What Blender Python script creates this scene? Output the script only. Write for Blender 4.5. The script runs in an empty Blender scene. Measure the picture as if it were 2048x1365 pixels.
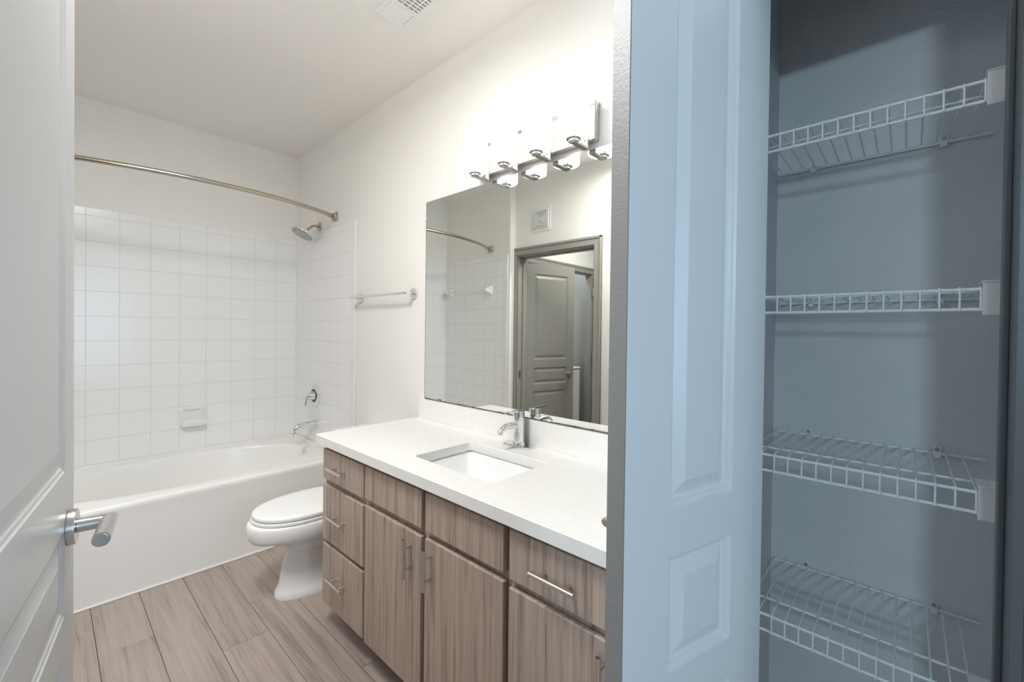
import bpy, bmesh, math, random
from mathutils import Vector, Matrix
random.seed(7)
SC = bpy.context.scene
COL = SC.collection

# ------------------------------------------------------------------ camera, exposure, daylight
F_PX, YAW, PITCH, ROLL, CAM_H, SHIFT = 860.41, math.radians(47.358), math.radians(-.5735), math.radians(.689), 1.3428, -12.31 / 2048
cam_d = bpy.data.cameras.new('camera')
cam_d.sensor_width = 36; cam_d.lens = F_PX / 2048 * 36; cam_d.shift_y = SHIFT; cam_d.clip_start = .02
cam = bpy.data.objects.new('camera', cam_d); COL.objects.link(cam); SC.camera = cam
_f = Vector((math.sin(YAW) * math.cos(PITCH), math.cos(YAW) * math.cos(PITCH), math.sin(PITCH)))
_r = Vector((math.cos(YAW), -math.sin(YAW), 0)); _u = _r.cross(_f)
_r2 = math.cos(ROLL) * _r + math.sin(ROLL) * _u; _u2 = -math.sin(ROLL) * _r + math.cos(ROLL) * _u
cam.matrix_world = Matrix(((_r2.x, _u2.x, -_f.x, 0), (_r2.y, _u2.y, -_f.y, 0), (_r2.z, _u2.z, -_f.z, CAM_H), (0, 0, 0, 1)))

vs = SC.view_settings
vs.view_transform = 'Standard'; vs.look = 'None'; vs.gamma = 1; vs.use_curve_mapping = False; vs.exposure = 0
SC.cycles.max_bounces = 14; SC.cycles.diffuse_bounces = 8; SC.cycles.glossy_bounces = 6
SC.cycles.sample_clamp_indirect = 8; SC.cycles.caustics_reflective = False

world = bpy.data.worlds.new('world'); SC.world = world; world.use_nodes = True
world.node_tree.nodes['Background'].inputs[0].default_value = (.55, .7, .9, 1)
world.node_tree.nodes['Background'].inputs[1].default_value = .4

def area(name, loc, target, sx, sy, power, color):
    d = bpy.data.lights.new(name, 'AREA'); d.shape = 'RECTANGLE'; d.size = sx; d.size_y = sy
    d.energy = power; d.color = color
    o = bpy.data.objects.new(name, d); COL.objects.link(o); o.location = loc
    o.rotation_euler = (Vector(target) - Vector(loc)).to_track_quat('-Z', 'Y').to_euler()
    return o

SHADE_STRENGTH = 1.45
area('bedroom_window_daylight', (.31, -2.5, 1.45), (.31, 0, 1.40), 1.22, 1.6, 26, (.56, .79, 1.0))
area('bedroom_wall_light', (-3.06, -.89, 2.03), (1.0, .1, 1.6), .38, .2, 36, (.62, .85, 1.0))
area('laundry_fill_light', (-1.2, 3.1, 2.60), (-1.2, 3.1, 0), .2, .2, 9.0, (.85, .94, 1.0))  # unseen fill, added to brighten the laundry appliance and its closet
area('bathroom_fill_light', (.12, 1.30, 2.63), (.12, 1.30, 0), 0.5, 0.5, 31, (1.0, .985, .96))  # fill light added out of frame to brighten the bathroom
area('hall_fill_light', (-1.0, 1.95, 2.62), (-1.0, 1.95, 0), .4, .4, 20, (1.0, .98, .94))  # unseen light added to brighten the hall in the mirror

# ------------------------------------------------------------------ dimensions (metres)
XV, YB, ZC, YT = 1.393, 3.678, 2.7206, 2.829        # vanity wall, tub back wall, ceiling, tub apron
ZT = 2.061; T = .1524                                # top of the tile, tile size
XL = -.24; XA = -.167                                # left wall, left end of the alcove
ZK = .864; XF = .832                                 # counter top, counter front

# ------------------------------------------------------------------ mesh helpers
def box(bm, x0, x1, y0, y1, z0, z1, bev=0, seg=2):
    r = bmesh.ops.create_cube(bm, size=1)
    vv = r['verts']
    for v in vv:
        v.co = Vector(((x0 + x1) / 2 + v.co.x * (x1 - x0), (y0 + y1) / 2 + v.co.y * (y1 - y0), (z0 + z1) / 2 + v.co.z * (z1 - z0)))
    if bev:
        ee = list({e for v in vv for e in v.link_edges})
        bmesh.ops.bevel(bm, geom=ee, offset=bev, segments=seg, affect='EDGES', profile=.5)
    return vv

def ring(bm, pts): return [bm.verts.new(p) for p in pts]

def skin(bm, a, b, closed=True):
    n = len(a)
    for i in range(n if closed else n - 1):
        j = (i + 1) % n
        try: bm.faces.new((a[i], a[j], b[j], b[i]))
        except ValueError: pass

def loft(bm, rings, cap0=True, cap1=True):
    rr = [ring(bm, r) for r in rings]
    for a, b in zip(rr, rr[1:]): skin(bm, a, b)
    if cap0: bm.faces.new(rr[0][::-1])
    if cap1: bm.faces.new(rr[-1])
    return rr

def tube(bm, pts, r, seg=12, rad=None):
    pts = [Vector(p) for p in pts]; n = len(pts); rings = []; ref = None
    for i, p in enumerate(pts):
        a = (pts[i] - pts[i - 1]).normalized() if i > 0 else None
        b = (pts[i + 1] - pts[i]).normalized() if i < n - 1 else None
        t = (a + b).normalized() if a and b else (a or b)
        if ref is None:
            ref = Vector((0, 0, 1)) if abs(t.z) < .9 else Vector((1, 0, 0))
        s = (ref - t * ref.dot(t)).normalized(); ref = s; w = t.cross(s)
        k = 1.0; bis = None
        if a and b:
            c = max(.25, math.sqrt(max(0, (1 + a.dot(b)) / 2))); k = 1 / c
            bis = (b - a); bis = bis.normalized() if bis.length > 1e-6 else None
        rr = rad[i] if rad else r; out = []
        for j in range(seg):
            an = 2 * math.pi * j / seg; v = s * math.cos(an) * rr + w * math.sin(an) * rr
            if bis and k > 1.0001: v = v + bis * v.dot(bis) * (k - 1)
            out.append(p + v)
        rings.append(out)
    loft(bm, rings)

def cyl(bm, p0, p1, r, seg=24, r2=None, bev=0):
    p0, p1 = Vector(p0), Vector(p1); d = (p1 - p0); L = d.length; d = d / L
    if bev:
        tube(bm, [p0, p0 + d * bev * .3, p0 + d * bev, p1 - d * bev, p1 - d * bev * .3, p1], r, seg,
             [r - bev, r - bev * .3, r, r, r - bev * .3, r - bev])
    else:
        tube(bm, [p0, p1], r, seg, [r, r if r2 is None else r2])

def arc(c, r, a0, a1, n, ax, ay):
    c, ax, ay = Vector(c), Vector(ax), Vector(ay)
    return [c + ax * r * math.cos(a0 + (a1 - a0) * i / n) + ay * r * math.sin(a0 + (a1 - a0) * i / n) for i in range(n + 1)]

ORG = {}
def finish(bm, name, mat, smooth):
    bmesh.ops.recalc_face_normals(bm, faces=bm.faces)
    if smooth:
        for f in bm.faces: f.smooth = True
        for e in bm.edges:
            if len(e.link_faces) == 2 and e.calc_face_angle(0) > math.radians(smooth): e.smooth = False
    me = bpy.data.meshes.new(name); bm.to_mesh(me); bm.free()
    me.materials.append(mat)
    return me

def part(name, bm, mat, parent=None, smooth=40, label=None, local=False, kind=None):
    """one mesh object; vertices in world metres unless local"""
    if parent is not None and not local:
        bmesh.ops.translate(bm, verts=bm.verts, vec=-ORG[parent.name])
    o = bpy.data.objects.new(name, finish(bm, name, mat, smooth)); COL.objects.link(o)
    if smooth:
        w = o.modifiers.new('weighted_normal', 'WEIGHTED_NORMAL'); w.keep_sharp = True; w.weight = 80
    if parent is not None:
        o.parent = parent; ORG[o.name] = ORG[parent.name]
    else:
        ORG[o.name] = Vector((0, 0, 0))
    if label: o['label'] = label
    if kind: o['kind'] = kind
    return o

def tag(o, label, cat, group=None, kind=None):
    o['label'] = label; o['category'] = cat
    if group: o['group'] = group
    if kind: o['kind'] = kind
    return o

def thing(name, loc, label, cat, group=None, kind=None, rot=0):
    o = bpy.data.objects.new(name, None); COL.objects.link(o); o.empty_display_size = .05
    o.location = loc; o.rotation_euler = (0, 0, rot); ORG[o.name] = Vector(loc)
    return tag(o, label, cat, group, kind)

def copy_tree(o, parent=None):
    c = o.copy(); COL.objects.link(c)
    if parent is not None: c.parent = parent
    for ch in list(o.children): copy_tree(ch, c)
    return c

def B(): return bmesh.new()

# ------------------------------------------------------------------ materials
class N:
    def __init__(s, name):
        s.m = bpy.data.materials.new(name); s.m.use_nodes = True
        s.t = s.m.node_tree; s.p = s.t.nodes['Principled BSDF']
    def n(s, typ, **kw):
        x = s.t.nodes.new(typ)
        for k, v in kw.items(): setattr(x, k, v)
        return x
    def l(s, a, b): s.t.links.new(a, b)
    def math(s, op, a, b=None):
        x = s.n('ShaderNodeMath', operation=op)
        for i, v in enumerate((a, b)):
            if v is None: continue
            if isinstance(v, (int, float)): x.inputs[i].default_value = v
            else: s.l(v, x.inputs[i])
        return x.outputs[0]

def lin(*c): return tuple(((v / 255) / 12.92 if v / 255 <= .04045 else ((v / 255 + .055) / 1.055) ** 2.4) for v in c) + (1,)

def mat(name, col, rough=.5, metal=0, bump=None, vary=None, emit=None, coat=0):
    k = N(name); p = k.p
    p.inputs['Base Color'].default_value = tuple(col[:3]) + (1,)
    p.inputs['Roughness'].default_value = rough; p.inputs['Metallic'].default_value = metal
    if coat: p.inputs['Coat Weight'].default_value = coat; p.inputs['Coat Roughness'].default_value = .08
    tc = k.n('ShaderNodeTexCoord')
    if bump:
        nz = k.n('ShaderNodeTexNoise'); nz.inputs['Scale'].default_value = bump[0]; nz.inputs['Detail'].default_value = bump[3] if len(bump) > 3 else 3
        k.l(tc.outputs['Object'], nz.inputs['Vector'])
        b = k.n('ShaderNodeBump'); b.inputs['Strength'].default_value = bump[1]; b.inputs['Distance'].default_value = bump[2]
        k.l(nz.outputs['Fac'], b.inputs['Height']); k.l(b.outputs['Normal'], p.inputs['Normal'])
    if vary:
        nz = k.n('ShaderNodeTexNoise'); nz.inputs['Scale'].default_value = vary[0]; nz.inputs['Detail'].default_value = 4
        k.l(tc.outputs['Object'], nz.inputs['Vector'])
        r = k.n('ShaderNodeValToRGB'); r.color_ramp.elements[0].position = .35; r.color_ramp.elements[1].position = .65
        r.color_ramp.elements[0].color = tuple(c * (1 - vary[1]) for c in col[:3]) + (1,)
        r.color_ramp.elements[1].color = tuple(min(1, c * (1 + vary[1])) for c in col[:3]) + (1,)
        k.l(nz.outputs['Fac'], r.inputs['Fac']); k.l(r.outputs['Color'], p.inputs['Base Color'])
    if emit:
        p.inputs['Emission Color'].default_value = tuple(emit[0]) + (1,); p.inputs['Emission Strength'].default_value = emit[1]
    return k.m

M = {}
M['wall'] = mat('painted_wall', (.86, .84, .805), .7, bump=(160, .35, .003, 2))
M['closet_wall'] = mat('painted_closet_wall', (.66, .672, .685), .75, bump=(150, .5, .004, 2), vary=(6, .03))  # greyer and bluer than the wall paint, standing in for dim cool light
M['ceiling'] = mat('painted_ceiling', (.86, .835, .80), .85, bump=(140, .25, .003, 2))
M['porcelain'] = mat('white_porcelain', (.86, .865, .87), .12, coat=.4)
M['tub'] = mat('white_enamel', (.88, .87, .85), .22, coat=.3)
M['seat'] = mat('white_seat_plastic', (.87, .87, .865), .25)
M['quartz'] = mat('white_quartz', (.86, .855, .835), .28, vary=(30, .015))
M['chrome'] = mat('polished_chrome', (.82, .83, .84), .07, 1)
M['nickel'] = mat('brushed_nickel', (.68, .66, .63), .24, 1, bump=(400, .05, .0005))
M['warmnickel'] = mat('satin_nickel_warm', (.50, .44, .37), .25, 1)
M['face'] = mat('spray_face_plate', (.55, .57, .60), .35, .3)
M['mirror'] = mat('silvered_glass', (.90, .925, .895), .0, 1)
M['mirror_edge'] = mat('tarnished_mirror_edge', (.11, .085, .06), .5, .3, vary=(60, .5))
M['doorwhite'] = mat('white_door_enamel', (.80, .805, .81), .34, bump=(90, .12, .002, 5))
M['doorgrey'] = mat('pale_grey_door_enamel', (.76, .755, .745), .30, bump=(90, .10, .002, 5))
M['greige'] = mat('greige_trim_paint', (.32, .31, .28), .36, bump=(170, .25, .002, 3))
M['edge'] = mat('grey_door_edge_paint', (.235, .235, .235), .45, bump=(170, .3, .002, 3))
M['jamb'] = mat('shaded_jamb_paint', (.11, .12, .13), .4, bump=(170, .2, .002, 3))  # darker than the greige trim: shade on the jamb put into its colour
M['laundry'] = mat('dim_closet_paint', (.42, .41, .39), .8)  # greyed so the colour carries the dimness inside the hall closet
M['bedroom'] = mat('bedroom_wall_paint', (.36, .39, .42), .8)  # darkened so the unseen bedroom bounces less fill light
M['wire'] = mat('white_coated_wire', (.80, .81, .82), .4)
M['plastic'] = mat('white_plastic', (.80, .80, .79), .4)
M['grille'] = mat('white_metal_grille', (.82, .82, .81), .45)
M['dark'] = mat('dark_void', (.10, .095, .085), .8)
M['vent_shadow'] = mat('painted_vent_shade', (.30, .29, .26), .8)  # dark tone paints in the shade of the vent openings
M['caulk'] = mat('white_caulk', (.84, .83, .80), .5)
M['screw'] = mat('steel_screw', (.35, .36, .37), .4, .8)
M['ceramic'] = mat('ceramic_fitting', (.84, .84, .83), .13, coat=.3)
M['appliance'] = mat('white_appliance', (.84, .85, .87), .3)
M['shade'] = mat('opal_glass', (.9, .9, .88), .3, emit=((1.0, .99, .975), SHADE_STRENGTH))
M['lamp'] = mat('lit_diffuser', (.9, .9, .9), .4, emit=((.75, .9, 1.0), 2.0))
M['glass'] = mat('window_glass', (.9, .95, 1.0), .05); M['glass'].node_tree.nodes['Principled BSDF'].inputs['Transmission Weight'].default_value = 1

def wood(name, dark, light, scale, rough, axis, rand_attr=None):
    k = N(name); p = k.p; tc = k.n('ShaderNodeTexCoord'); mp = k.n('ShaderNodeMapping')
    oi = k.n('ShaderNodeObjectInfo'); off = k.n('ShaderNodeVectorMath', operation='MULTIPLY_ADD')
    src = oi.outputs['Random']
    if rand_attr:
        at = k.n('ShaderNodeAttribute', attribute_name=rand_attr); src = at.outputs['Fac']
    cx = k.n('ShaderNodeCombineXYZ')
    for i in range(3): k.l(src, cx.inputs[i])
    k.l(cx.outputs[0], off.inputs[0]); off.inputs[1].default_value = (7.3, 5.1, 9.7); k.l(tc.outputs['Object'], off.inputs[2])
    k.l(off.outputs[0], mp.inputs['Vector']); mp.inputs['Scale'].default_value = scale
    n1 = k.n('ShaderNodeTexNoise'); n1.inputs['Scale'].default_value = 1; n1.inputs['Detail'].default_value = 6; n1.inputs['Roughness'].default_value = .62; n1.inputs['Distortion'].default_value = .6
    k.l(mp.outputs[0], n1.inputs['Vector'])
    mp2 = k.n('ShaderNodeMapping'); mp2.inputs['Scale'].default_value = tuple(s * 5.5 if i != axis else s * 2.0 for i, s in enumerate(scale)); k.l(off.outputs[0], mp2.inputs['Vector'])
    n2 = k.n('ShaderNodeTexNoise'); n2.inputs['Scale'].default_value = 1; n2.inputs['Detail'].default_value = 3; k.l(mp2.outputs[0], n2.inputs['Vector'])
    mx = k.math('ADD', k.math('MULTIPLY', n1.outputs['Fac'], .68), k.math('MULTIPLY', n2.outputs['Fac'], .32))
    if rand_attr: mx = k.math('ADD', mx, k.math('MULTIPLY', k.math('SUBTRACT', src, .5), .06))
    r = k.n('ShaderNodeValToRGB'); e = r.color_ramp.elements
    e[0].position = .36; e[0].color = tuple(dark) + (1,); e[1].position = .62; e[1].color = tuple(light) + (1,)
    mid = e.new(.47); mid.color = tuple((a * .35 + b * .65) for a, b in zip(dark, light)) + (1,)
    k.l(mx, r.inputs['Fac']); k.l(r.outputs['Color'], p.inputs['Base Color'])
    p.inputs['Roughness'].default_value = rough
    b = k.n('ShaderNodeBump'); b.inputs['Strength'].default_value = .12; b.inputs['Distance'].default_value = .001
    k.l(n2.outputs['Fac'], b.inputs['Height']); k.l(b.outputs['Normal'], p.inputs['Normal'])
    return k.m
M['wood'] = wood('taupe_wood_laminate', (.22, .165, .14), (.50, .40, .335), (52, 52, 1.5), .42, 2)
M['plank'] = wood('oak_look_plank', (.25, .20, .17), (.42, .352, .312), (34, 1.7, 34), .40, 1, 'plank')

def tile_mat(name, ax, u0, grout, wid):
    k = N(name); p = k.p; tc = k.n('ShaderNodeTexCoord'); sp = k.n('ShaderNodeSeparateXYZ'); k.l(tc.outputs['Object'], sp.inputs[0])
    u = k.math('DIVIDE', k.math('SUBTRACT', sp.outputs[ax], u0), T)
    v = k.math('DIVIDE', k.math('SUBTRACT', sp.outputs[2], ZT - .05), T)
    # the top course is a narrow bullnose: no joint above it
    def joint(x):
        f = k.math('FRACT', k.math('ADD', x, 100.0)); return k.math('MULTIPLY', k.math('MINIMUM', f, k.math('SUBTRACT', 1.0, f)), T)
    d = k.math('MINIMUM', joint(u), joint(v))
    mr = k.n('ShaderNodeMapRange'); mr.inputs['From Min'].default_value = .0009 * wid; mr.inputs['From Max'].default_value = .0024 * wid; k.l(d, mr.inputs['Value'])
    mix = k.n('ShaderNodeMix', data_type='RGBA'); k.l(mr.outputs[0], mix.inputs['Factor'])
    mix.inputs[6].default_value = tuple(grout) + (1,); mix.inputs[7].default_value = (.88, .88, .88, 1)
    k.l(mix.outputs[2], p.inputs['Base Color'])
    rr = k.n('ShaderNodeMapRange'); rr.inputs['To Min'].default_value = .6; rr.inputs['To Max'].default_value = .17; k.l(mr.outputs[0], rr.inputs['Value']); k.l(rr.outputs[0], p.inputs['Roughness'])
    nz = k.n('ShaderNodeTexNoise'); nz.inputs['Scale'].default_value = 9; nz.inputs['Detail'].default_value = 1; k.l(tc.outputs['Object'], nz.inputs['Vector'])
    h = k.math('ADD', k.math('MULTIPLY', mr.outputs[0], .6), k.math('MULTIPLY', nz.outputs['Fac'], .8))
    b = k.n('ShaderNodeBump'); b.inputs['Strength'].default_value = .5; b.inputs['Distance'].default_value = .0016; k.l(h, b.inputs['Height']); k.l(b.outputs['Normal'], p.inputs['Normal'])
    return k.m
M['tile_x'] = tile_mat('white_square_tile_back', 0, 1.234, (.70, .695, .68), 1.0)
M['tile_y'] = tile_mat('white_square_tile_side', 1, YB, (.66, .655, .64), 1.05)

# ------------------------------------------------------------------ the setting
def struct(name, bm, m, label, cat, smooth=0):
    return tag(part(name, bm, m, None, smooth), label, cat, kind='structure')

# floor: planks run along the room; joints measured in the photo
bm = B(); lay = bm.faces.layers.float.new('plank'); PW = .1765
known = {0: 2.390, 1: 1.70, 2: 2.067, 3: 2.330, 4: 2.79, 5: 2.25, -1: 2.62, -2: 2.2}
for i in range(-19, 8):
    x0 = .146 + i * PW; y = known.get(i, random.uniform(1, 2.2)) - 1.22 * 5
    while y < 3.8:
        xa, xb, ya, yb = max(-3.25, x0), min(1.50, x0 + PW), max(-2.65, y), min(3.75, y + 1.22)
        y += 1.22
        if xb - xa < .01 or yb - ya < .01: continue
        nf = len(bm.faces)
        g = .0008
        box(bm, xa + g, xb - g, ya + g, yb - g, -.012, 0, .0009, 1)
        bm.faces.ensure_lookup_table(); rv = random.random()
        for f in bm.faces[nf:]: f[lay] = rv
floor = struct('floor', bm, M['plank'], 'wood look plank floor of the bathroom', 'floor')
bm = B(); box(bm, -3.25, 1.5, -2.65, 3.75, -.06, -.011)
part('subfloor', bm, M['dark'], floor, 0)

bm = B(); box(bm, -3.3, 1.5, -2.7, 3.78, ZC, ZC + .06)
struct('ceiling', bm, M['ceiling'], 'smooth off white ceiling', 'ceiling')

bm = B(); box(bm, XV, XV + .1, .34, YB + .1, 0, ZC)
wall_right = struct('wall_right', bm, M['wall'], 'off white textured wall behind the vanity', 'wall')
bm = B(); box(bm, XA - .2, XV, YB, YB + .1, 0, ZC)
wall_back = struct('wall_back', bm, M['wall'], 'off white wall above the tub', 'wall')
bm = B()
box(bm, -.36, XL, .45, 1.87, 0, ZC); box(bm, -.36, XL, 1.87, 2.72, 2.05, ZC); box(bm, -.36, XL, 2.72, 2.746, 0, ZC)
box(bm, -.36, XA, 2.746, YB, 0, ZC); box(bm, -.36, -.142, .30, .45, 0, ZC)
wall_left = struct('wall_left', bm, M['wall'], 'off white wall with the greige doorway seen in the mirror', 'wall')

# closet shell
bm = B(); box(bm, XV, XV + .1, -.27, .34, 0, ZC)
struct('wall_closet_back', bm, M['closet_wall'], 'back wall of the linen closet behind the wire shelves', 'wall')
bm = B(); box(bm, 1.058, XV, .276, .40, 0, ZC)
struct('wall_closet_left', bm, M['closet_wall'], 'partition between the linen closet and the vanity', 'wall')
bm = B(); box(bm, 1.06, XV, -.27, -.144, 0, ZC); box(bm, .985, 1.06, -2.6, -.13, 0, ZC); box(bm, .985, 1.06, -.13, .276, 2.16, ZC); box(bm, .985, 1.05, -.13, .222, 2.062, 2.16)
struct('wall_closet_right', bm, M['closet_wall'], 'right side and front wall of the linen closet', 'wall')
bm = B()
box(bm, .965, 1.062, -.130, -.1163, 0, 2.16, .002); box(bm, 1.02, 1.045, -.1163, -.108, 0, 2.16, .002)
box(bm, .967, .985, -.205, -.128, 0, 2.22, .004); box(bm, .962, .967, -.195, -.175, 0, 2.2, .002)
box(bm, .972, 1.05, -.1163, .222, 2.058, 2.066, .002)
struct('trim_1', bm, M['jamb'], 'jamb and casing in painted shade at the right of the linen closet', 'trim', 40)

# bedroom side behind the camera and hall side seen in the mirror
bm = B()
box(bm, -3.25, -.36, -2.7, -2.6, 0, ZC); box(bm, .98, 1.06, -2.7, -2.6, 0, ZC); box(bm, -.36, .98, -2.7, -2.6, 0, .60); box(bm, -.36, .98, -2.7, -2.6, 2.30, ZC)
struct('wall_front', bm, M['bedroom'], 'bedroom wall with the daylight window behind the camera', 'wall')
bm = B(); box(bm, -3.3, -3.2, -2.6, 3.7, 0, ZC); box(bm, -3.2, -.36, 1.0, 1.1, 0, ZC)  # second box: partition added to keep hall and bedroom light apart
struct('wall_bedroom', bm, M['bedroom'], 'far bedroom wall and an added partition between bedroom and hall', 'wall')
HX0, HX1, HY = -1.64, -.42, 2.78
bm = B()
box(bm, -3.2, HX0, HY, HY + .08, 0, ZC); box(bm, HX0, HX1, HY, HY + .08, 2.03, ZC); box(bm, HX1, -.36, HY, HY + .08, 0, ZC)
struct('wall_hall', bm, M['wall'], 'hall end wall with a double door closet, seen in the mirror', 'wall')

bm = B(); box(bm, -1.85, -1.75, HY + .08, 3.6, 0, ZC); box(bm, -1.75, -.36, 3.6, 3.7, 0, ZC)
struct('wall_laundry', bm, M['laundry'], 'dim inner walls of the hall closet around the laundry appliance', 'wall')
win = thing('window_1', (.31, -2.65, .60), 'bedroom window behind the camera', 'window', kind='structure')
bm = B()
box(bm, -.36, -.30, -2.68, -2.60, .60, 2.30, .004); box(bm, .92, .98, -2.68, -2.60, .60, 2.30, .004); box(bm, .29, .33, -2.66, -2.62, .66, 2.24, .003)
box(bm, -.30, .92, -2.68, -2.60, .60, .66, .004); box(bm, -.30, .92, -2.68, -2.60, 2.24, 2.30, .004)
part('window_frame', bm, M['plastic'], win)
for x0, x1 in ((-.30, .29), (.33, .92)):
    bm = B(); box(bm, x0, x1, -2.646, -2.640, .66, 2.24); part('pane', bm, M['glass'], win, 0)

# door casings (greige)
def casing_y(bm, xf, y0, y1, ztop, w, out):   # opening in a wall whose face is at x = xf, casing standing out by `out`
    a, b = sorted((xf, xf + out)); c, d = sorted((xf, xf + out * 1.5))
    box(bm, a, b, y0 - w, y0, 0, ztop + w, .003); box(bm, a, b, y1, y1 + w, 0, ztop + w, .003); box(bm, a, b, y0, y1, ztop, ztop + w, .003)
    box(bm, c, d, y0 - w, y0 - w * .72, 0, ztop + w, .003); box(bm, c, d, y1 + w * .72, y1 + w, 0, ztop + w, .003); box(bm, c, d, y0 - w, y1 + w, ztop + w * .72, ztop + w, .003)
bm = B(); casing_y(bm, XL, 1.875, 2.715, 2.045, .07, .014)
box(bm, -.37, XL, 1.870, 1.885, 0, 2.05, .001); box(bm, -.37, XL, 2.705, 2.720, 0, 2.05, .001); box(bm, -.37, XL, 1.885, 2.705, 2.035, 2.05, .001)
box(bm, -.335, -.30, 1.885, 1.897, 0, 2.035, .002); box(bm, -.335, -.30, 2.693, 2.705, 0, 2.035, .002); box(bm, -.335, -.30, 1.885, 2.705, 2.023, 2.035, .002)
trim2 = struct('trim_2', bm, M['greige'], 'greige casing and jamb of the hall doorway, seen in the mirror', 'trim', 40)
bm = B(); box(bm, -.287, -.262, 2.703, 2.706, .89, .965, .001)
part('strike_plate', bm, M['nickel'], trim2, label='metal strike plate')
bm = B(); box(bm, -.28, -.268, 2.7015, 2.7035, .91, .945)
part('latch_hole', bm, M['dark'], trim2)
bm = B()
for x0, x1 in ((HX0 - .07, HX0), (HX1, HX1 + .058)):
    box(bm, x0, x1, HY - .014, HY, 0, 2.09, .003)
box(bm, HX0, HX1, HY - .014, HY, 2.02, 2.09, .003); box(bm, HX0 - .07, HX1 + .058, HY - .021, HY - .014, 2.07, 2.09, .002)
box(bm, HX0, HX0 + .015, HY, HY + .085, 0, 2.02, .001); box(bm, HX1 - .015, HX1, HY, HY + .085, 0, 2.02, .001); box(bm, HX0, HX1, HY, HY + .085, 2.01, 2.03, .001)
struct('trim_3', bm, M['greige'], 'greige casing of the hall closet, seen in the mirror', 'trim', 40)
bm = B(); box(bm, XV - .014, XV, 1.97, YT - .01, 0, .09, .003)
struct('baseboard_right', bm, M['plastic'], 'white baseboard behind the toilet', 'baseboard', 40)
bm = B(); box(bm, XL, XL + .012, .46, 1.80, 0, .09, .003)
struct('baseboard_left', bm, M['plastic'], 'white baseboard below the left wall', 'baseboard', 40)

# tile panels belong to the walls
bm = B(); box(bm, XA, XV, YB - .009, YB, .485, ZT, .003)
part('tile_panel', bm, M['tile_x'], wall_back, 40, label='white square tiles behind the tub')
bm = B(); box(bm, XV - .009, XV, 2.735, YB - .009, .40, ZT, .003)
part('tile_panel', bm, M['tile_y'], wall_right, 40, label='white square tiles on the faucet end of the tub')
bm = B(); box(bm, XV - .011, XV, 2.683, 2.735, .40, ZT, .005, 3)
part('tile_edge', bm, M['ceramic'], wall_right, 40, label='glossy bullnose tile edge')
bm = B(); box(bm, XA, XA + .009, 2.815, YB - .009, .40, ZT, .003)
part('tile_panel', bm, M['tile_y'], wall_left, 40, label='white square tiles on the left end of the tub')
bm = B(); box(bm, XA, XA + .011, 2.765, 2.815, .40, ZT, .005, 3)
part('tile_edge', bm, M['ceramic'], wall_left, 40, label='glossy bullnose tile edge')

# ------------------------------------------------------------------ moulded panel doors
def door_slab(bm, w, h, t, panels, k=1.0):
    """local: x 0..w along the leaf, front face y=0 looking to -y, back face y=t"""
    for side in (0, 1):
        y0 = 0 if side == 0 else t; s = 1 if side == 0 else -1
        xs = sorted({0, w} | {p[0] for p in panels} | {p[1] for p in panels}); zs = sorted({0, h} | {p[2] for p in panels} | {p[3] for p in panels})
        vc = {}
        def V(x, z, d=0):
            k = (round(x, 5), round(z, 5), round(d, 5))
            if k not in vc: vc[k] = bm.verts.new((x, y0 + s * d, z))
            return vc[k]
        for xa, xb in zip(xs, xs[1:]):
            for za, zb in zip(zs, zs[1:]):
                pn = [p for p in panels if p[0] <= xa and p[1] >= xb and p[2] <= za and p[3] >= zb]
                if not pn: bm.faces.new((V(xa, za), V(xb, za), V(xb, zb), V(xa, zb)))
        for (xa, xb, za, zb) in panels:
            prof = [(0, 0), (.003, .0035), (.008, .0045), (.011, .0085), (.017, .010), (.043, .0025), (.0445, .0015)]
            rr = [[V(xa + i, za + i, d * k), V(xb - i, za + i, d * k), V(xb - i, zb - i, d * k), V(xa + i, zb - i, d * k)] for i, d in prof]
            for a, b in zip(rr, rr[1:]): skin(bm, a, b)
            bm.faces.new(rr[-1])
    # rim
    zs = sorted({0, h} | {p[2] for p in panels} | {p[3] for p in panels}); xs = sorted({0, w} | {p[0] for p in panels} | {p[1] for p in panels})
    for za, zb in zip(zs, zs[1:]):
        for x in (0, w): bm.faces.new([bm.verts.new(c) for c in ((x, 0, za), (x, t, za), (x, t, zb), (x, 0, zb))])
    for xa, xb in zip(xs, xs[1:]):
        for z in (0, h): bm.faces.new([bm.verts.new(c) for c in ((xa, 0, z), (xb, 0, z), (xb, t, z), (xa, t, z))])
    bmesh.ops.remove_doubles(bm, verts=bm.verts, dist=1e-5)

def lever(parent, x, z, y0, s, dx, length=.115, stand=.053):
    """lever handle on the face at y0, standing out along s*y, bar running along dx*x"""
    r = .0122; bm = B()
    tube(bm, [(x, y0 + s * .012, z), (x, y0 + s * stand, z), (x + dx * length, y0 + s * stand, z)], r, 28)
    tube(bm, [(x + dx * length, y0 + s * stand, z), (x + dx * (length + .0012), y0 + s * stand, z)], r * .78, 28)
    bm.verts.ensure_lookup_table()
    cyl(bm, (x - dx * r * .97, y0 + s * .032, z), (x - dx * r * 1.06, y0 + s * .032, z), .0028, 10)
    hnd = part('lever_handle', bm, M['nickel'], parent, 35, 'brushed nickel lever', True)
    bm = B(); cyl(bm, (x, y0, z), (x, y0 + s * .0115, z), .031, 40, bev=.0012)
    part('rosette', bm, M['nickel'], hnd, 35, None, True)
    return hnd

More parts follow.
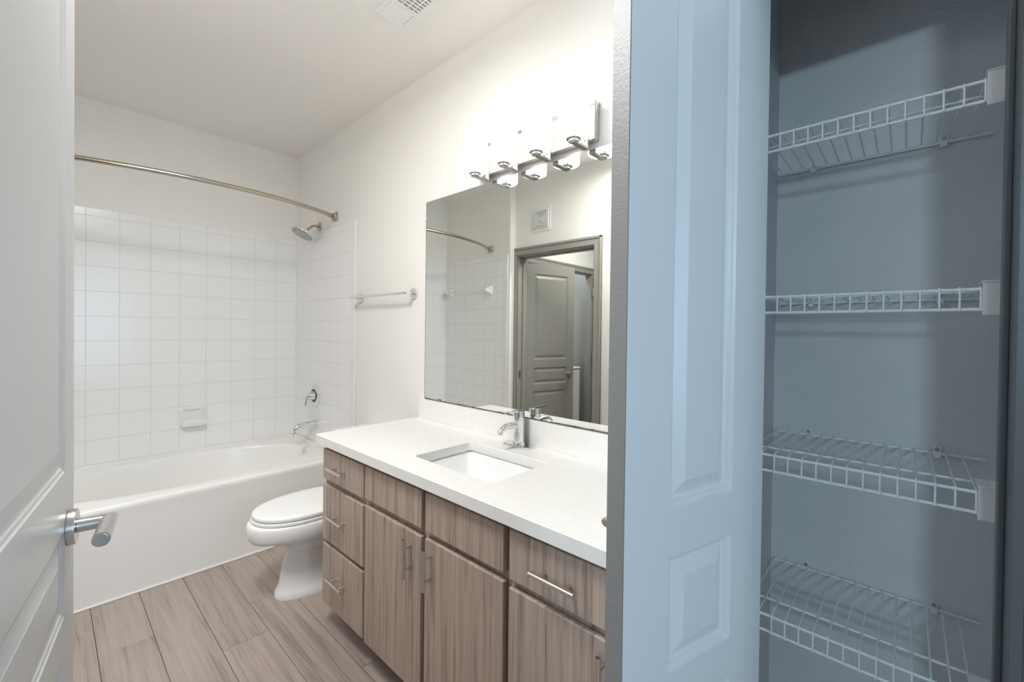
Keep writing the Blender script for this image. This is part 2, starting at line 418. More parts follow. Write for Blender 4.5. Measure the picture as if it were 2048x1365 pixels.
# door_1: white door in the left foreground, opened against the left wall
a1 = math.radians(80.25); D1 = Vector((.0369, 1.1494, 0)); u1 = Vector((math.cos(a1), math.sin(a1), 0)); W1 = .81
d1 = thing('door_1', D1 - u1 * W1 + Vector((0, 0, .01)), 'white panelled door in the left foreground with a brushed lever', 'door', kind='structure', rot=a1)
bm = B(); pw = (.10, W1 - .078)
door_slab(bm, W1, 2.03, .035, [pw + (.14, .765), pw + (.825, .975), pw + (1.078, 1.90)], .55)
part('leaf', bm, M['doorgrey'], d1, 0, None, True)
lever(d1, W1 - .050, .971, 0, -1, -1, .095)
lever(d1, W1 - .06, .972, .035, 1, -1, .095, .045)
bm = B(); box(bm, W1 - .001, W1 + .001, .006, .029, .94, 1.0)
part('latch_plate', bm, M['nickel'], d1, 0, None, True)

# door_2: closet door, standing open towards the camera
a2 = math.radians(-16.5)
d2 = thing('door_2', (.655, .344, .01), 'white panelled linen closet door standing open beside the wire shelves', 'door', kind='structure', rot=a2)
bm = B(); pw = (.115, .303)
door_slab(bm, .412, 2.12, .040, [pw + (.10, .63), pw + (.713, .925), pw + (1.013, 2.03)], 1.3)
part('leaf', bm, M['doorwhite'], d2, 0, None, True)
bm = B(); box(bm, -.0012, .0012, -.0002, .0402, .001, 2.119, .0005, 1)
part('edge_strip', bm, M['edge'], d2, 0, 'grey painted edge of the closet door', True)
lever(d2, .06, .965, .040, 1, 1, .10)

# door_3 and door_4: hall closet leaves, seen in the mirror
W3 = .592; a3 = math.radians(16.4)
d3 = thing('door_3', (HX1 - .015 - W3 * math.cos(a3), HY - .02 - W3 * math.sin(a3), .01), 'greige panelled hall closet door left ajar, seen in the mirror', 'door', kind='structure', rot=a3)
bm = B(); pw = (.085, W3 - .085)
door_slab(bm, W3, 2.0, .035, [pw + (.14, .73), pw + (.80, .965), pw + (1.045, 1.90)])
part('leaf', bm, M['greige'], d3, 0, None, True)
lever(d3, .055, .90, 0, -1, 1, .10)
d4 = thing('door_4', (HX0 + .012, HY - .03 - W3, .01), 'greige hall closet door folded fully open, edge seen in the mirror', 'door', kind='structure', rot=math.pi / 2)
bm = B(); door_slab(bm, W3, 2.0, .035, [pw + (.14, .73), pw + (.80, .965), pw + (1.045, 1.90)])
part('leaf', bm, M['greige'], d4, 0, None, True)
bm = B()
for z in (.25, 1.0, 1.75): cyl(bm, (W3 + .004, -.004, z), (W3 + .004, -.004, z + .09), .006, 10)
part('hinge', bm, M['nickel'], d4, 40, None, True)

# ------------------------------------------------------------------ bathtub
TX0, TX1, TY0, TY1, RIM = XA + .010, XV - .010, YT, YB - .010, .468
tub = thing('bathtub', ((TX0 + TX1) / 2, (TY0 + TY1) / 2, 0), 'white alcove bathtub with an oval basin under the shower head', 'bathtub')
def rect_pt(cx, cy, hx, hy, a, rr=0):
    c, s = math.cos(a), math.sin(a); k = min(hx / abs(c) if abs(c) > 1e-9 else 1e9, hy / abs(s) if abs(s) > 1e-9 else 1e9)
    return cx + c * k, cy + s * k
def oval_pt(cx, cy, hx, hy, a, p=2.4):
    c, s = math.cos(a), math.sin(a)
    return cx + hx * math.copysign(abs(c) ** (2 / p), c), cy + hy * math.copysign(abs(s) ** (2 / p), s)
bm = B(); NS = 96; cx, cy = (TX0 + TX1) / 2, (TY0 + TY1) / 2; hx, hy = (TX1 - TX0) / 2, (TY1 - TY0) / 2
angs = [2 * math.pi * i / NS for i in range(NS)]
ca = [math.atan2(sy * hy, sx * hx) % (2 * math.pi) for sx in (1, -1) for sy in (1, -1)]
for c in ca:   # put a vertex on each corner
    j = min(range(NS), key=lambda i: abs(angs[i] - c)); angs[j] = c
rings = []
for ins, z in ((.004, .0), (.004, .38), (.002, .425), (0, .440), (.0015, .455), (.007, .464), (.016, RIM)):
    rings.append([(*rect_pt(cx, cy, hx - ins, hy - ins, a), z) for a in angs])
ox, oy = cx + .0, cy + .02
for fx, fy, z in ((.70, .355, RIM), (.688, .345, RIM - .004), (.678, .337, RIM - .016), (.665, .328, .40), (.64, .305, .28), (.60, .27, .17), (.55, .235, .125), (.42, .17, .108), (.2, .08, .102)):
    rings.append([(*oval_pt(ox, oy, fx, fy, a), z) for a in angs])
loft(bm, rings, True, True)
part('basin', bm, M['tub'], tub, 50)
bm = B(); box(bm, TX0 + .01, TX1 - .01, TY1 - .006, TY1, RIM - .01, .488, .002, 3); box(bm, TX1 - .018, TX1, TY0 + .02, TY1 - .02, RIM - .01, .484, .006, 3); box(bm, TX0, TX0 + .018, TY0 + .02, TY1 - .02, RIM - .01, .484, .006, 3)
part('tile_flange', bm, M['tub'], tub, 50)
bm = B(); box(bm, TX0, TX1, TY0 - .003, TY0 + .012, 0, .010, .003)
part('caulk_line', bm, M['caulk'], tub, 40, 'white caulk along the floor')
bm = B(); d = Vector((-1, 0, .28)).normalized(); c0 = Vector((1.297, cy + .0, .432))
cyl(bm, c0 - d * .012, c0 + d * .014, .035, 32, bev=.004); cyl(bm, c0 + d * .014, c0 + d * .020, .01, 16)
part('overflow_plate', bm, M['chrome'], tub, 40, 'chrome overflow plate')

# shower and bath fittings on the tile
YS = 3.25
sh = thing('shower_fixture', (XV, YS, 2.10), 'round chrome shower head on a bent arm above the tub', 'shower')
p0 = Vector((XV, YS, 2.103)); hd = Vector((-.47, 0, -.88)).normalized(); hc = Vector((1.268, YS, 2.027))
arm = [p0, p0 + Vector((-.03, 0, 0))] + arc(p0 + Vector((-.03, 0, -.05)), .05, math.pi / 2, math.pi / 2 + .85, 8, (1, 0, 0), (0, 0, 1)) + [Vector((1.305, YS, 2.066)), hc - hd * .028]
bm = B(); tube(bm, arm, .0085, 16); part('shower_arm', bm, M['warmnickel'], sh, 50)
bm = B(); cyl(bm, p0, p0 + Vector((-.008, 0, 0)), .031, 32, bev=.003); part('flange', bm, M['warmnickel'], sh, 50)
bm = B(); tube(bm, [hc - hd * .045, hc - hd * .03, hc - hd * .022, hc - hd * .012, hc - hd * .010, hc + hd * .0, hc + hd * .003], .05, 48, [.014, .017, .03, .074, .082, .082, .080])
hb = part('head', bm, M['chrome'], sh, 40)
bm = B(); cyl(bm, hc + hd * .0025, hc + hd * .0045, .074, 48)
s1 = hd.orthogonal().normalized(); s2 = hd.cross(s1)
fp = part('spray_face', bm, M['face'], hb, 40, 'grey spray face with rings of nozzles')
bm = B()
for rr, nn in ((.014, 6), (.028, 12), (.043, 18), (.058, 26), (.068, 30)):
    for i in range(nn):
        c = hc + hd * .004 + (s1 * math.cos(2 * math.pi * i / nn) + s2 * math.sin(2 * math.pi * i / nn)) * rr
        cyl(bm, c, c + hd * .003, .0024, 6)
part('nozzle', bm, M['screw'], hb, 40).__setitem__('kind', 'stuff')
bm = B(); cyl(bm, hc - hd * .064, hc - hd * .045, .0125, 24, bev=.002); part('swivel_nut', bm, M['chrome'], sh, 40)

vz, vy = .835, 3.287
va = thing('shower_valve', (XV, vy, vz), 'chrome shower valve with a lever on the tiled wall', 'faucet')
bm = B(); X9 = XV - .009
tube(bm, [(X9, vy, vz), (X9 - .004, vy, vz), (X9 - .010, vy, vz), (X9 - .012, vy, vz)], .08, 48, [.080, .080, .070, .052]); part('escutcheon', bm, M['chrome'], va, 40)
bm = B(); tube(bm, [(X9 - .010, vy, vz), (X9 - .0145, vy, vz)], .05, 40, [.052, .048]); part('dial_ring', bm, M['dark'], va, 40, 'dark ring around the valve hub')
bm = B(); tube(bm, [(X9 - .012, vy, vz), (X9 - .03, vy, vz), (X9 - .05, vy, vz), (X9 - .058, vy, vz)], .03, 32, [.036, .03, .026, .018]); part('hub', bm, M['chrome'], va, 40)
bm = B(); tube(bm, [(X9 - .045, vy, vz + .008), (X9 - .058, vy, vz - .010), (X9 - .064, vy + .002, vz - .035), (X9 - .068, vy + .003, vz - .06), (X9 - .072, vy + .003, vz - .074)], .01, 16, [.013, .012, .0085, .009, .006]); part('lever', bm, M['chrome'], va, 50)

sp = thing('tub_spout', (XV, vy, .617), 'chrome tub spout below the shower valve', 'faucet')
bm = B(); path = [(X9, vy, .617), (X9 - .01, vy, .617), (X9 - .06, vy, .619), (X9 - .10, vy, .621), (X9 - .125, vy, .616), (X9 - .140, vy, .602), (X9 - .143, vy, .590)]
tube(bm, path, .02, 24, [.031, .030, .026, .023, .021, .019, .0175]); part('spout', bm, M['chrome'], sp, 50)
bm = B(); cyl(bm, (X9 - .143, vy, .5915), (X9 - .1435, vy, .5885), .0125, 20); part('outlet', bm, M['dark'], sp, 40)

sd = thing('soap_dish', (.701, YB - .009, .65), 'white ceramic soap dish set into the back tile wall', 'soap dish')
bm = B(); yb = YB - .009
def rr_ring(x0, x1, z0, z1, y, r=.018, n=6):
    pts = []
    for (cxx, czz, s) in ((x1 - r, z1 - r, 0), (x0 + r, z1 - r, 1), (x0 + r, z0 + r, 2), (x1 - r, z0 + r, 3)):
        for i in range(n + 1):
            a = math.pi / 2 * (s + i / n); pts.append((cxx + r * math.cos(a), y, czz + r * math.sin(a)))
    return pts
loft(bm, [rr_ring(.621, .781, .651, .785, yb), rr_ring(.621, .781, .651, .785, yb - .012), rr_ring(.626, .776, .655, .780, yb - .020), rr_ring(.640, .762, .682, .768, yb - .020), rr_ring(.650, .752, .690, .760, yb - .008)])
part('back_plate', bm, M['ceramic'], sd, 50)
bm = B(); loft(bm, [[(x, yb - y, z) for x, y in ((.628, .012), (.774, .012), (.774, .045), (.762, .062), (.640, .062), (.628, .045))] for z in (.655, .676)] )
bmesh.ops.bevel(bm, geom=list(bm.edges), offset=.005, segments=2, affect='EDGES')
box(bm, .634, .768, yb - .060, yb - .052, .67, .686, .003)
part('tray', bm, M['ceramic'], sd, 50)

# curved shower rod
rod = thing('shower_curtain_rod', (.6, 2.9, 2.133), 'curved satin nickel shower curtain rod across the tub', 'curtain rod')
rp = []
for i in range(41):
    s = i / 40; x = XA + .02 + (XV - .02 - XA - .02) * s; c = 1 - (2 * s - 1) ** 2
    rp.append((x, 2.99 + .015 * (1 - s) - .19 * c ** .9, 2.133))
bm = B(); tube(bm, rp, .0125, 20); part('rod', bm, M['warmnickel'], rod, 50)
for x, s, y in ((XV, -1, rp[-1][1]), (XA, 1, rp[0][1])):
    bm = B(); a, b = sorted((x, x + s * .008)); box(bm, a, b, y - .03, y + .03, 2.103, 2.163, .003)
    a, b = sorted((x + s * .008, x + s * .022)); box(bm, a, b, y - .020, y + .020, 2.113, 2.153, .004)
    fl = part('wall_bracket', bm, M['warmnickel'], rod, 40)
    bm = B(); cyl(bm, (x + s * .018, y, 2.133), (x + s * .06, y - .012, 2.133), .0155, 20, bev=.002); part('collar', bm, M['warmnickel'], fl, 40)

# towel bars
tb = thing('towel_bar', (XV, 2.32, 1.543), 'chrome towel bar on the wall beside the mirror', 'towel bar')
bm = B(); box(bm, XV - .072, XV - .060, 2.010, 2.632, 1.533, 1.547, .003, 2); part('bar', bm, M['chrome'], tb, 40)
for y in (2.027, 2.620):
    bm = B(); cyl(bm, (XV - .008, y, 1.541), (XV - .06, y, 1.541), .0085, 20); o = part('post', bm, M['chrome'], tb, 40)
    bm = B(); cyl(bm, (XV, y, 1.541), (XV - .010, y, 1.541), .030, 36, bev=.003); part('flange', bm, M['chrome'], o, 40)

tb2 = thing('ceramic_towel_bar', (XA, 3.28, 1.733), 'white ceramic towel bar on the tub tile, seen in the mirror', 'towel bar')
bm = B(); cyl(bm, (XA + .065, 3.0, 1.733), (XA + .065, 3.57, 1.733), .011, 20); part('bar', bm, M['ceramic'], tb2, 40)
for y in (2.99, 3.58):
    bm = B(); x = XA + .009
    loft(bm, [[(x + d, y + a * hw, 1.733 + b * hh) for a, b in ((1, 1), (-1, 1), (-1, -1), (1, -1))] for d, hw, hh in ((0, .032, .048), (.01, .030, .045), (.03, .017, .026), (.05, .015, .02), (.066, .016, .02), (.075, .012, .014))])
    bmesh.ops.bevel(bm, geom=list(bm.edges), offset=.003, segments=2, affect='EDGES'); part('post', bm, M['ceramic'], tb2, 40)

# ------------------------------------------------------------------ toilet
YO = 2.285
to = thing('toilet', (1.0, YO, 0), 'white toilet with closed lid between the tub and the vanity', 'toilet')
def egg(xf, xb, hw, z, xm=None, n=48, pb=2.6, pf=2.15):
    xm = xf + (xb - xf) * .56 if xm is None else xm; pts = []
    for i in range(n):
        a = 2 * math.pi * i / n; c, s = math.cos(a), math.sin(a)
        if c < 0: x = xm + (xm - xf) * -abs(c) ** (2 / pf); y = hw * math.copysign(abs(s) ** (2 / pf), s)
        else: x = xm + (xb - xm) * abs(c) ** (2 / pb); y = hw * math.copysign(abs(s) ** (2 / pb), s)
        pts.append((x, YO + y, z))
    return pts
bm = B()
loft(bm, [egg(.772, 1.30, .115, 0), egg(.770, 1.30, .117, .012), egg(.775, 1.30, .113, .035), egg(.790, 1.30, .102, .06), egg(.800, 1.29, .096, .12), egg(.812, 1.28, .092, .18), egg(.828, 1.27, .092, .225),
          egg(.815, 1.27, .100, .255), egg(.765, 1.27, .130, .285), egg(.700, 1.26, .160, .305), egg(.662, 1.25, .176, .318), egg(.650, 1.24, .184, .335), egg(.647, 1.22, .187, .365), egg(.649, 1.22, .186, .388), egg(.656, 1.22, .182, .399), egg(.668, 1.21, .175, .402)])
part('bowl', bm, M['porcelain'], to, 60)
bm = B(); loft(bm, [egg(.672, 1.150, .176, .403), egg(.668, 1.152, .178, .406), egg(.668, 1.152, .178, .417), egg(.673, 1.15, .174, .420)]); part('seat', bm, M['seat'], to, 60)
bm = B(); loft(bm, [egg(.676, 1.155, .174, .4225), egg(.672, 1.158, .177, .426), egg(.672, 1.158, .177, .437), egg(.677, 1.155, .173, .443), egg(.70, 1.14, .155, .4465), egg(.80, 1.08, .09, .449)]); part('lid', bm, M['seat'], to, 60)
bm = B(); box(bm, 1.175, XV - .018, YO - .205, YO + .205, .395, .71, .025, 4); box(bm, 1.16, 1.30, YO - .12, YO + .12, .32, .41, .02, 3); part('tank', bm, M['porcelain'], to, 50)
bm = B(); box(bm, 1.165, XV - .012, YO - .222, YO + .222, .708, .746, .012, 4); part('tank_lid', bm, M['porcelain'], to, 50)
for y in (-.08, .08):
    bm = B(); cyl(bm, (1.155, YO + y, .404), (1.155, YO + y, .440), .014, 16, bev=.004); part('seat_hinge', bm, M['seat'], to, 50)

# ------------------------------------------------------------------ vanity cabinet
VY0, VY1, XD, XB = .402, 1.945, .853, .873
vc = thing('vanity_cabinet', (1.1, 1.17, 0), 'taupe wood vanity cabinet with drawers and doors under the white counter', 'cabinet')
bm = B(); XW = XV - .0125
box(bm, XB, XB + .018, VY0, VY1, .095, ZK - .0425); box(bm, XB + .018, XW, VY0, VY0 + .018, .095, ZK - .0425); box(bm, XB + .018, XW, VY1 - .018, VY1, .095, ZK - .0425)
box(bm, XB + .018, XW, VY0 + .018, VY1 - .018, .095, .113); box(bm, XW - .008, XW, VY0 + .018, VY1 - .018, .113, ZK - .0425)
part('body', bm, M['wood'], vc, 0)
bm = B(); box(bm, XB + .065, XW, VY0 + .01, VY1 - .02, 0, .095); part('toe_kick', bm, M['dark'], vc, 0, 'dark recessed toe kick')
def pull(parent, p0, p1, post=.024):
    """bar pull: round bar from p0 to p1 with two posts back to the front"""
    p0, p1 = Vector(p0), Vector(p1); d = (p1 - p0); bm = B()
    cyl(bm, p0, p1, .0062, 18, bev=.0008)
    for s in (.22, .78):
        q = p0 + d * s; cyl(bm, q, (XD + .001, q.y, q.z), .0048, 14)
    return part('handle', bm, M['nickel'], parent, 40, 'brushed steel bar handle')
XH = XD - .030
def front(name, ya, yb, za, zb, label=None):
    bm = B(); box(bm, XD, XB - .0012, ya, yb, za, zb, .0035, 3); return part(name, bm, M['wood'], vc, 40, label)
cols = [(1.577, 1.937), (1.190, 1.563), (.807, 1.168), (.424, .787)]
for za, zb, zh in ((.668, .802, .736), (.394, .642, .524), (.110, .377, .254)):
    o = front('drawer', *cols[0], za, zb); pull(o, (XH, 1.700, zh), (XH, 1.838, zh))
front('false_front', *cols[1], .674, .802); front('false_front', *cols[2], .674, .804)
o = front('drawer', *cols[3], .668, .804); pull(o, (XH, .556, .733), (XH, .692, .733))
o = front('door', *cols[1], .105, .648); pull(o, (XH, 1.248, .493), (XH, 1.248, .628))
o = front('door', *cols[2], .105, .652); pull(o, (XH, 1.133, .499), (XH, 1.133, .633))
o = front('door', *cols[3], .105, .646); pull(o, (XH, .490, .490), (XH, .490, .626))

# countertop with a sink cut-out
ct = thing('countertop', (1.1, 1.18, ZK), 'white quartz counter with a sink cut-out on the vanity', 'countertop')
SX0, SX1, SY0, SY1 = .948, 1.236, .952, 1.372
CY0, CY1, CX1 = .402, 1.970, XV
def rrect(x0, x1, y0, y1, r, z, n=6):
    pts = []
    for (cxx, cyy, s) in ((x1 - r, y1 - r, 0), (x0 + r, y1 - r, 1), (x0 + r, y0 + r, 2), (x1 - r, y0 + r, 3)):
        for i in range(n + 1):
            a = math.pi / 2 * (s + i / n); pts.append((cxx + r * math.cos(a), cyy + r * math.sin(a), z))
    return pts
bm = B(); n = 6; e = .003
outer = [rrect(XF + .006, CX1, CY0, CY1 - .006, .004, ZK - .042), rrect(XF, CX1, CY0, CY1, .004, ZK - .040), rrect(XF, CX1, CY0, CY1, .004, ZK - e), rrect(XF + e, CX1, CY0, CY1 - e, .003, ZK)]
inner = [rrect(SX0 - .002, SX1 + .002, SY0 - .002, SY1 + .002, .022, ZK), rrect(SX0, SX1, SY0, SY1, .02, ZK - .002), rrect(SX0, SX1, SY0, SY1, .02, ZK - .03), rrect(SX0 - .01, SX1 + .01, SY0 - .01, SY1 + .01, .02, ZK - .042)]
loft(bm, outer + inner + [outer[0]], False, False)
bmesh.ops.remove_doubles(bm, verts=bm.verts, dist=1e-6)
part('slab', bm, M['quartz'], ct, 40)
bm = B(); box(bm, XV - .02, XV - .0005, CY0, 1.944, ZK, .970, .002, 2)
tag(part('backsplash', bm, M['quartz'], None, 40), 'low white quartz backsplash strip under the mirror', 'backsplash')

si = thing('sink', (1.09, 1.16, ZK - .03), 'white rectangular undermount sink in the counter', 'sink')
bm = B(); g = .004
def srect(k, z, r): return rrect(SX0 + k * .8 - .004, SX1 - k + .004, SY0 + k * 1.6 - .004, SY1 - k * 1.6 + .004, r, z)
loft(bm, [rrect(SX0 - .02, SX1 + .02, SY0 - .02, SY1 + .02, .025, ZK - .060), rrect(SX0 - .02, SX1 + .02, SY0 - .02, SY1 + .02, .025, ZK - .043), srect(0, ZK - .043, .024), srect(.004, ZK - .05, .024), srect(.03, ZK - .11, .04), srect(.05, ZK - .15, .05), srect(.075, ZK - .165, .05), rrect(1.07, 1.13, 1.13, 1.19, .028, ZK - .170)], False, True)
part('bowl', bm, M['porcelain'], si, 50)
bm = B(); cyl(bm, (1.10, 1.16, ZK - .171), (1.10, 1.16, ZK - .166), .024, 28, bev=.002); part('drain', bm, M['chrome'], si, 40)

fa = thing('faucet', (1.335, 1.185, ZK), 'chrome single lever faucet on an oval plate behind the sink', 'faucet')
fx, fy = 1.335, 1.185
def stad(r, hl, z, n=16):
    return [(fx + r * math.cos(a), fy + hl + r * math.sin(a), z) for a in [math.pi * i / n for i in range(n + 1)]] + [(fx + r * math.cos(a), fy - hl + r * math.sin(a), z) for a in [math.pi + math.pi * i / n for i in range(n + 1)]]
bm = B(); loft(bm, [stad(.031, .048, ZK), stad(.031, .048, ZK + .005), stad(.028, .048, ZK + .008)]); part('base_plate', bm, M['chrome'], fa, 40)
bm = B(); tube(bm, [(fx, fy, ZK + .007), (fx, fy, ZK + .016), (fx, fy, ZK + .020), (fx, fy, .975)], .024, 36, [.028, .027, .0235, .0235]); part('body', bm, M['chrome'], fa, 40)
bm = B(); tube(bm, [(fx, fy, .9765), (fx, fy, 1.006), (fx, fy, 1.010)], .024, 36, [.0245, .0245, .022])
lv = part('handle_cap', bm, M['chrome'], fa, 40)
bm = B(); loft(bm, [[(x, fy + s1_ * w, z + t_) for s1_, t_ in ((-1, 0), (1, 0), (1, .005), (-1, .005))] for x, w, z in ((fx + .018, .010, 1.0075), (fx - .03, .009, 1.0085), (fx - .092, .006, 1.007))])
part('lever', bm, M['chrome'], lv, 40)
bm = B(); tube(bm, [(fx - .005, fy, .950), (fx - .05, fy, .955), (fx - .075, fy, .955), (fx - .095, fy, .949), (fx - .108, fy, .938), (fx - .113, fy, .926)], .012, 20, [.0135, .0125, .012, .0118, .0115, .011]); part('spout', bm, M['chrome'], fa, 50)

# ------------------------------------------------------------------ mirror and vanity light
MY0, MY1, MZ0, MZ1 = .44, 1.912, .9735, 2.0257
mi = thing('vanity_mirror', (XV, 1.18, MZ0), 'large frameless mirror above the vanity counter', 'mirror')
bm = B(); box(bm, XV - .006, XV - .0005, MY0, MY1, MZ0, MZ1, .0012, 1); part('glass', bm, M['mirror'], mi, 0)
bm = B(); y = MY0
while y < MY1 - .002:   # tarnished, chipped lower edge
    L = min(random.uniform(.012, .05), MY1 - y); h = random.choice((.0012, .0016, .002, .003))
    box(bm, XV - .0066, XV - .0058, y, y + L, MZ0 - .0015, MZ0 + h); y += L
part('tarnished_edge', bm, M['mirror_edge'], mi, 0, 'dark tarnished lower edge')
bm = B(); box(bm, XV - .0064, XV - .0005, MY1 - .0002, MY1 + .0014, MZ0, MZ1); part('side_edge', bm, M['mirror_edge'], mi, 0)
bm = B(); box(bm, XV - .010, XV, 1.770, 1.800, .9705, .982, .001); part('clip', bm, M['warmnickel'], mi, 40, 'small metal clip')
bm = B(); box(bm, XV - .008, XV, MY1 - .003, MY1 + .012, 1.93, 1.945, .002); part('clip', bm, M['plastic'], mi, 40, 'small clear clip')

vl = thing('vanity_light', (XV, 1.16, 2.1), 'four shade vanity light bar above the mirror', 'light')
bm = B(); PX = XV - .030
box(bm, PX, XV, .855, 1.492, 2.050, 2.193, .0015, 1)
part('back_plate', bm, M['nickel'], vl, 30)
first = None
for y in (.896, 1.070, 1.245, 1.420):
    sx = XV - .105; r = .0565; z0, z1 = 2.040, 2.190; bm = B(); n = 44
    prof = [(.010, z0), (r - .006, z0), (r - .0015, z0 + .002), (r, z0 + .007), (r, z1 - .003), (r - .0015, z1), (r - .004, z1 - .002), (r - .004, z0 + .008), (.010, z0 + .006)]
    rr = [[(sx + q * math.cos(2 * math.pi * i / n), y + q * math.sin(2 * math.pi * i / n), z) for i in range(n)] for q, z in prof]
    loft(bm, rr + [rr[0]], False, False); bmesh.ops.remove_doubles(bm, verts=bm.verts, dist=1e-6)
    s = part('lamp_shade', bm, M['shade'], vl, 50, 'white opal glass shade')
    bm = B(); box(bm, sx - .012, PX + .004, y - .011, y + .011, 2.020, 2.027, .0015); box(bm, PX - .004, PX, y - .014, y + .014, 2.020, 2.062, .0015)
    cyl(bm, (sx, y, 2.024), (sx, y, 2.046), .019, 24); cyl(bm, (sx, y, 2.034), (sx, y, 2.0395), .027, 28)
    a = part('arm', bm, M['nickel'], vl, 40)
    bm = B(); cyl(bm, (sx + .03, y - .028, 2.030), (sx + .03, y - .028, 2.041), .0035, 10); part('thumb_screw', bm, M['nickel'], a, 40)

# ------------------------------------------------------------------ vents
cv = thing('ceiling_vent', (1.05, 1.56, ZC), 'white ceiling vent with slatted grille and blank plate', 'vent')
bm = B(); box(bm, .965, 1.125, 1.40, 1.725, ZC - .010, ZC, .003); part('frame', bm, M['grille'], cv, 40)
bm = B(); box(bm, .985, 1.092, 1.600, 1.705, ZC - .015, ZC - .008, .002); part('cover_plate', bm, M['grille'], cv, 40)
bm = B()
for i in range(7): cyl(bm, (1.084, 1.683 - i * .0125, ZC - .0158), (1.084, 1.683 - i * .0125, ZC - .0145), .0022, 10)
part('dot', bm, M['vent_shadow'], cv, 40, 'row of small dark holes')
bm = B(); box(bm, .985, 1.09, 1.42, 1.588, ZC - .0112, ZC - .0095); part('duct_opening', bm, M['vent_shadow'], cv, 0)
for i in range(9):
    bm = B(); y = 1.583 - i * .0185; box(bm, .985, 1.09, y - .0045, y + .0045, ZC - .016, ZC - .0112, .001); part('slat', bm, M['grille'], cv, 40)
bm = B()
for x in (1.012, 1.038, 1.064): box(bm, x - .002, x + .002, 1.42, 1.588, ZC - .0175, ZC - .0155)
part('cross_bar', bm, M['grille'], cv, 0)

wv = thing('wall_vent', (XL, 2.43, 2.35), 'square white wall vent above the hall doorway, seen in the mirror', 'vent')
bm = B(); vy0, vy1, vz0, vz1 = 2.325, 2.535, 2.236, 2.452; vcY, vcZ = (vy0 + vy1) / 2, (vz0 + vz1) / 2
box(bm, XL, XL + .006, vy0, vy1, vz0, vz1, .003); part('frame', bm, M['grille'], wv, 40)
bm = B(); box(bm, XL + .004, XL + .0075, vy0 + .026, vy1 - .026, vz0 + .026, vz1 - .026); part('duct_opening', bm, M['vent_shadow'], wv, 0)
for k in range(6):
    h0 = .082 - k * .0135; h1 = h0 - .0085; bm = B()
    if k < 5:
        for (a, b, c, d) in ((-h0, h0, h1, h0), (-h0, h0, -h0, -h1), (-h0, -h1, -h1, h1), (h1, h0, -h1, h1)):
            box(bm, XL + .007, XL + .014, vcY + a, vcY + b, vcZ + c, vcZ + d)
    else: box(bm, XL + .007, XL + .014, vcY - h0, vcY + h0, vcZ - h0, vcZ + h0)
    part('louver', bm, M['grille'], wv, 0)

# ------------------------------------------------------------------ closet: four wire shelves
XS = 1.092; XR = XV - .006
def shelf_proto(z0):
    t = thing('wire_shelf', (XR, .07, z0), 'x', 'shelf', 'white wire shelves in the linen closet')
    bm = B(); y = .2638; yl = []
    while y > -.112:
        yl.append(y); y -= .02535
    r = .0017
    for i, y in enumerate(yl):
        tube(bm, [(XR - .001, y, z0 + .0035), (XS + .006, y, z0 + .0035), (XS + .001, y, z0 + .0015), (XS - .0015, y, z0 - .004), (XS - .0015, y, z0 - .038)], r, 8)
    deck = part('wire_deck', bm, M['wire'], t, 60)
    bm = B(); tube(bm, [(XR - .002, .268, z0), (XR - .002, -.128, z0)], .0030, 10); part('back_rail', bm, M['wire'], t, 60)
    bm = B(); tube(bm, [(XS + .072, .268, z0), (XS + .072, -.118, z0)], .0027, 10); part('middle_rail', bm, M['wire'], t, 60)
    bm = B(); tube(bm, [(XS + .0025, .268, z0 - .001), (XS + .0025, -.118, z0 - .001)], .0031, 10); part('front_rail', bm, M['wire'], t, 60)
    bm = B(); tube(bm, [(XS + .002, .268, z0 - .036), (XS + .002, -.118, z0 - .036)], .0031, 10); part('lip_rail', bm, M['wire'], t, 60)
    for y in (.193, -.053):
        bm = B(); box(bm, XV - .006, XV, y - .0075, y + .0075, z0 - .010, z0 + .016, .002); box(bm, XV - .013, XV - .004, y - .006, y + .006, z0 - .010, z0 + .0045, .002)
        c = part('wall_clip', bm, M['plastic'], t, 40)
        bm = B(); cyl(bm, (XV - .006, y, z0 + .0095), (XV - .0075, y, z0 + .0095), .0042, 14); part('screw', bm, M['screw'], c, 40)
    bm = B(); box(bm, XS - .006, XS - .003, -.1438, -.0925, z0 - .046, z0 + .010, .001); box(bm, XS - .006, XS + .05, -.1438, -.141, z0 - .046, z0 + .010, .001); box(bm, XS - .0075, XS + .05, -.1438, -.0915, z0 + .010, z0 + .013, .001)
    part('end_bracket', bm, M['plastic'], t, 40, 'flat white end bracket')
    return t
shelf_z = [1.783, 1.425, 1.073, .714]
shelf_l = ['topmost white wire shelf in the linen closet', 'second white wire shelf from the top in the linen closet', 'third white wire shelf from the top in the linen closet', 'lowest white wire shelf visible in the linen closet']
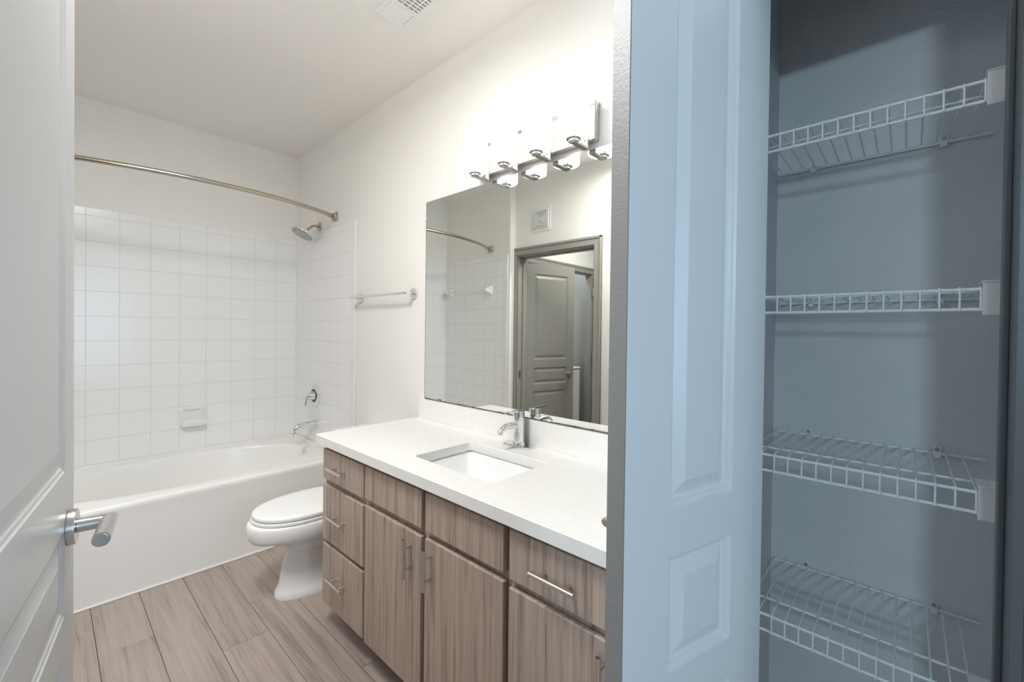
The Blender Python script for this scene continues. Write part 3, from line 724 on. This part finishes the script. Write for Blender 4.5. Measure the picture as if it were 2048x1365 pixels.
proto = shelf_proto(shelf_z[0])
for i, (z, lb) in enumerate(zip(shelf_z, shelf_l)):
    o = proto if i == 0 else copy_tree(proto)
    o.location.z = z; o['label'] = lb

# ------------------------------------------------------------------ hall closet appliance, seen in the mirror
wm = thing('washing_machine', (-1.24, 3.18, 0), 'white laundry appliance in the hall closet, seen in the mirror', 'washing machine')
bm = B(); box(bm, -1.555, -.927, 2.875, 3.50, .02, .895, .015, 3); part('body', bm, M['appliance'], wm, 40)
bm = B(); box(bm, -1.559, -.923, 2.868, 3.505, .897, .922, .010, 3); part('top_panel', bm, M['appliance'], wm, 40)
bm = B(); cyl(bm, (-1.241, 2.875, .48), (-1.241, 2.855, .48), .20, 40, bev=.008); part('door', bm, M['plastic'], wm, 40)
for x in (-1.517, -.967):
    for y in (2.92, 3.46):
        bm = B(); cyl(bm, (x, y, 0), (x, y, .025), .02, 12); part('foot', bm, M['dark'], wm, 40)

# ------------------------------------------------------------------ unseen ceiling lamps added for fill, and the bedroom wall lamp behind the camera
for (x, y, nm, lb) in ((.12, 1.30, 'added_ceiling_lamp', 'unseen round ceiling lamp added to fill the bathroom, above the camera'), (-1.0, 1.95, 'added_ceiling_lamp', 'unseen round ceiling lamp added to light the hall beyond the doorway')):
    cl = thing(nm, (x, y, ZC), lb, 'lamp')
    bm = B(); cyl(bm, (x, y, ZC), (x, y, ZC - .03), .27, 48, bev=.004); part('base', bm, M['grille'], cl, 40)
    bm = B(); tube(bm, [(x, y, ZC - .03), (x, y, ZC - .05), (x, y, ZC - .07)], .1, 48, [.26, .24, .13]); part('diffuser', bm, M['lamp'], cl, 40)
wl = thing('wall_lamp', (-3.2, -.89, 2.03), 'square wall lamp on the far bedroom wall behind the camera', 'lamp')
bm = B(); box(bm, -3.2, -3.18, -.99, -.79, 1.93, 2.13, .003); part('base', bm, M['nickel'], wl, 40)
bm = B(); box(bm, -3.18, -3.08, -1.00, -.78, 1.92, 2.14, .01, 3); part('lamp_shade', bm, M['lamp'], wl, 40)
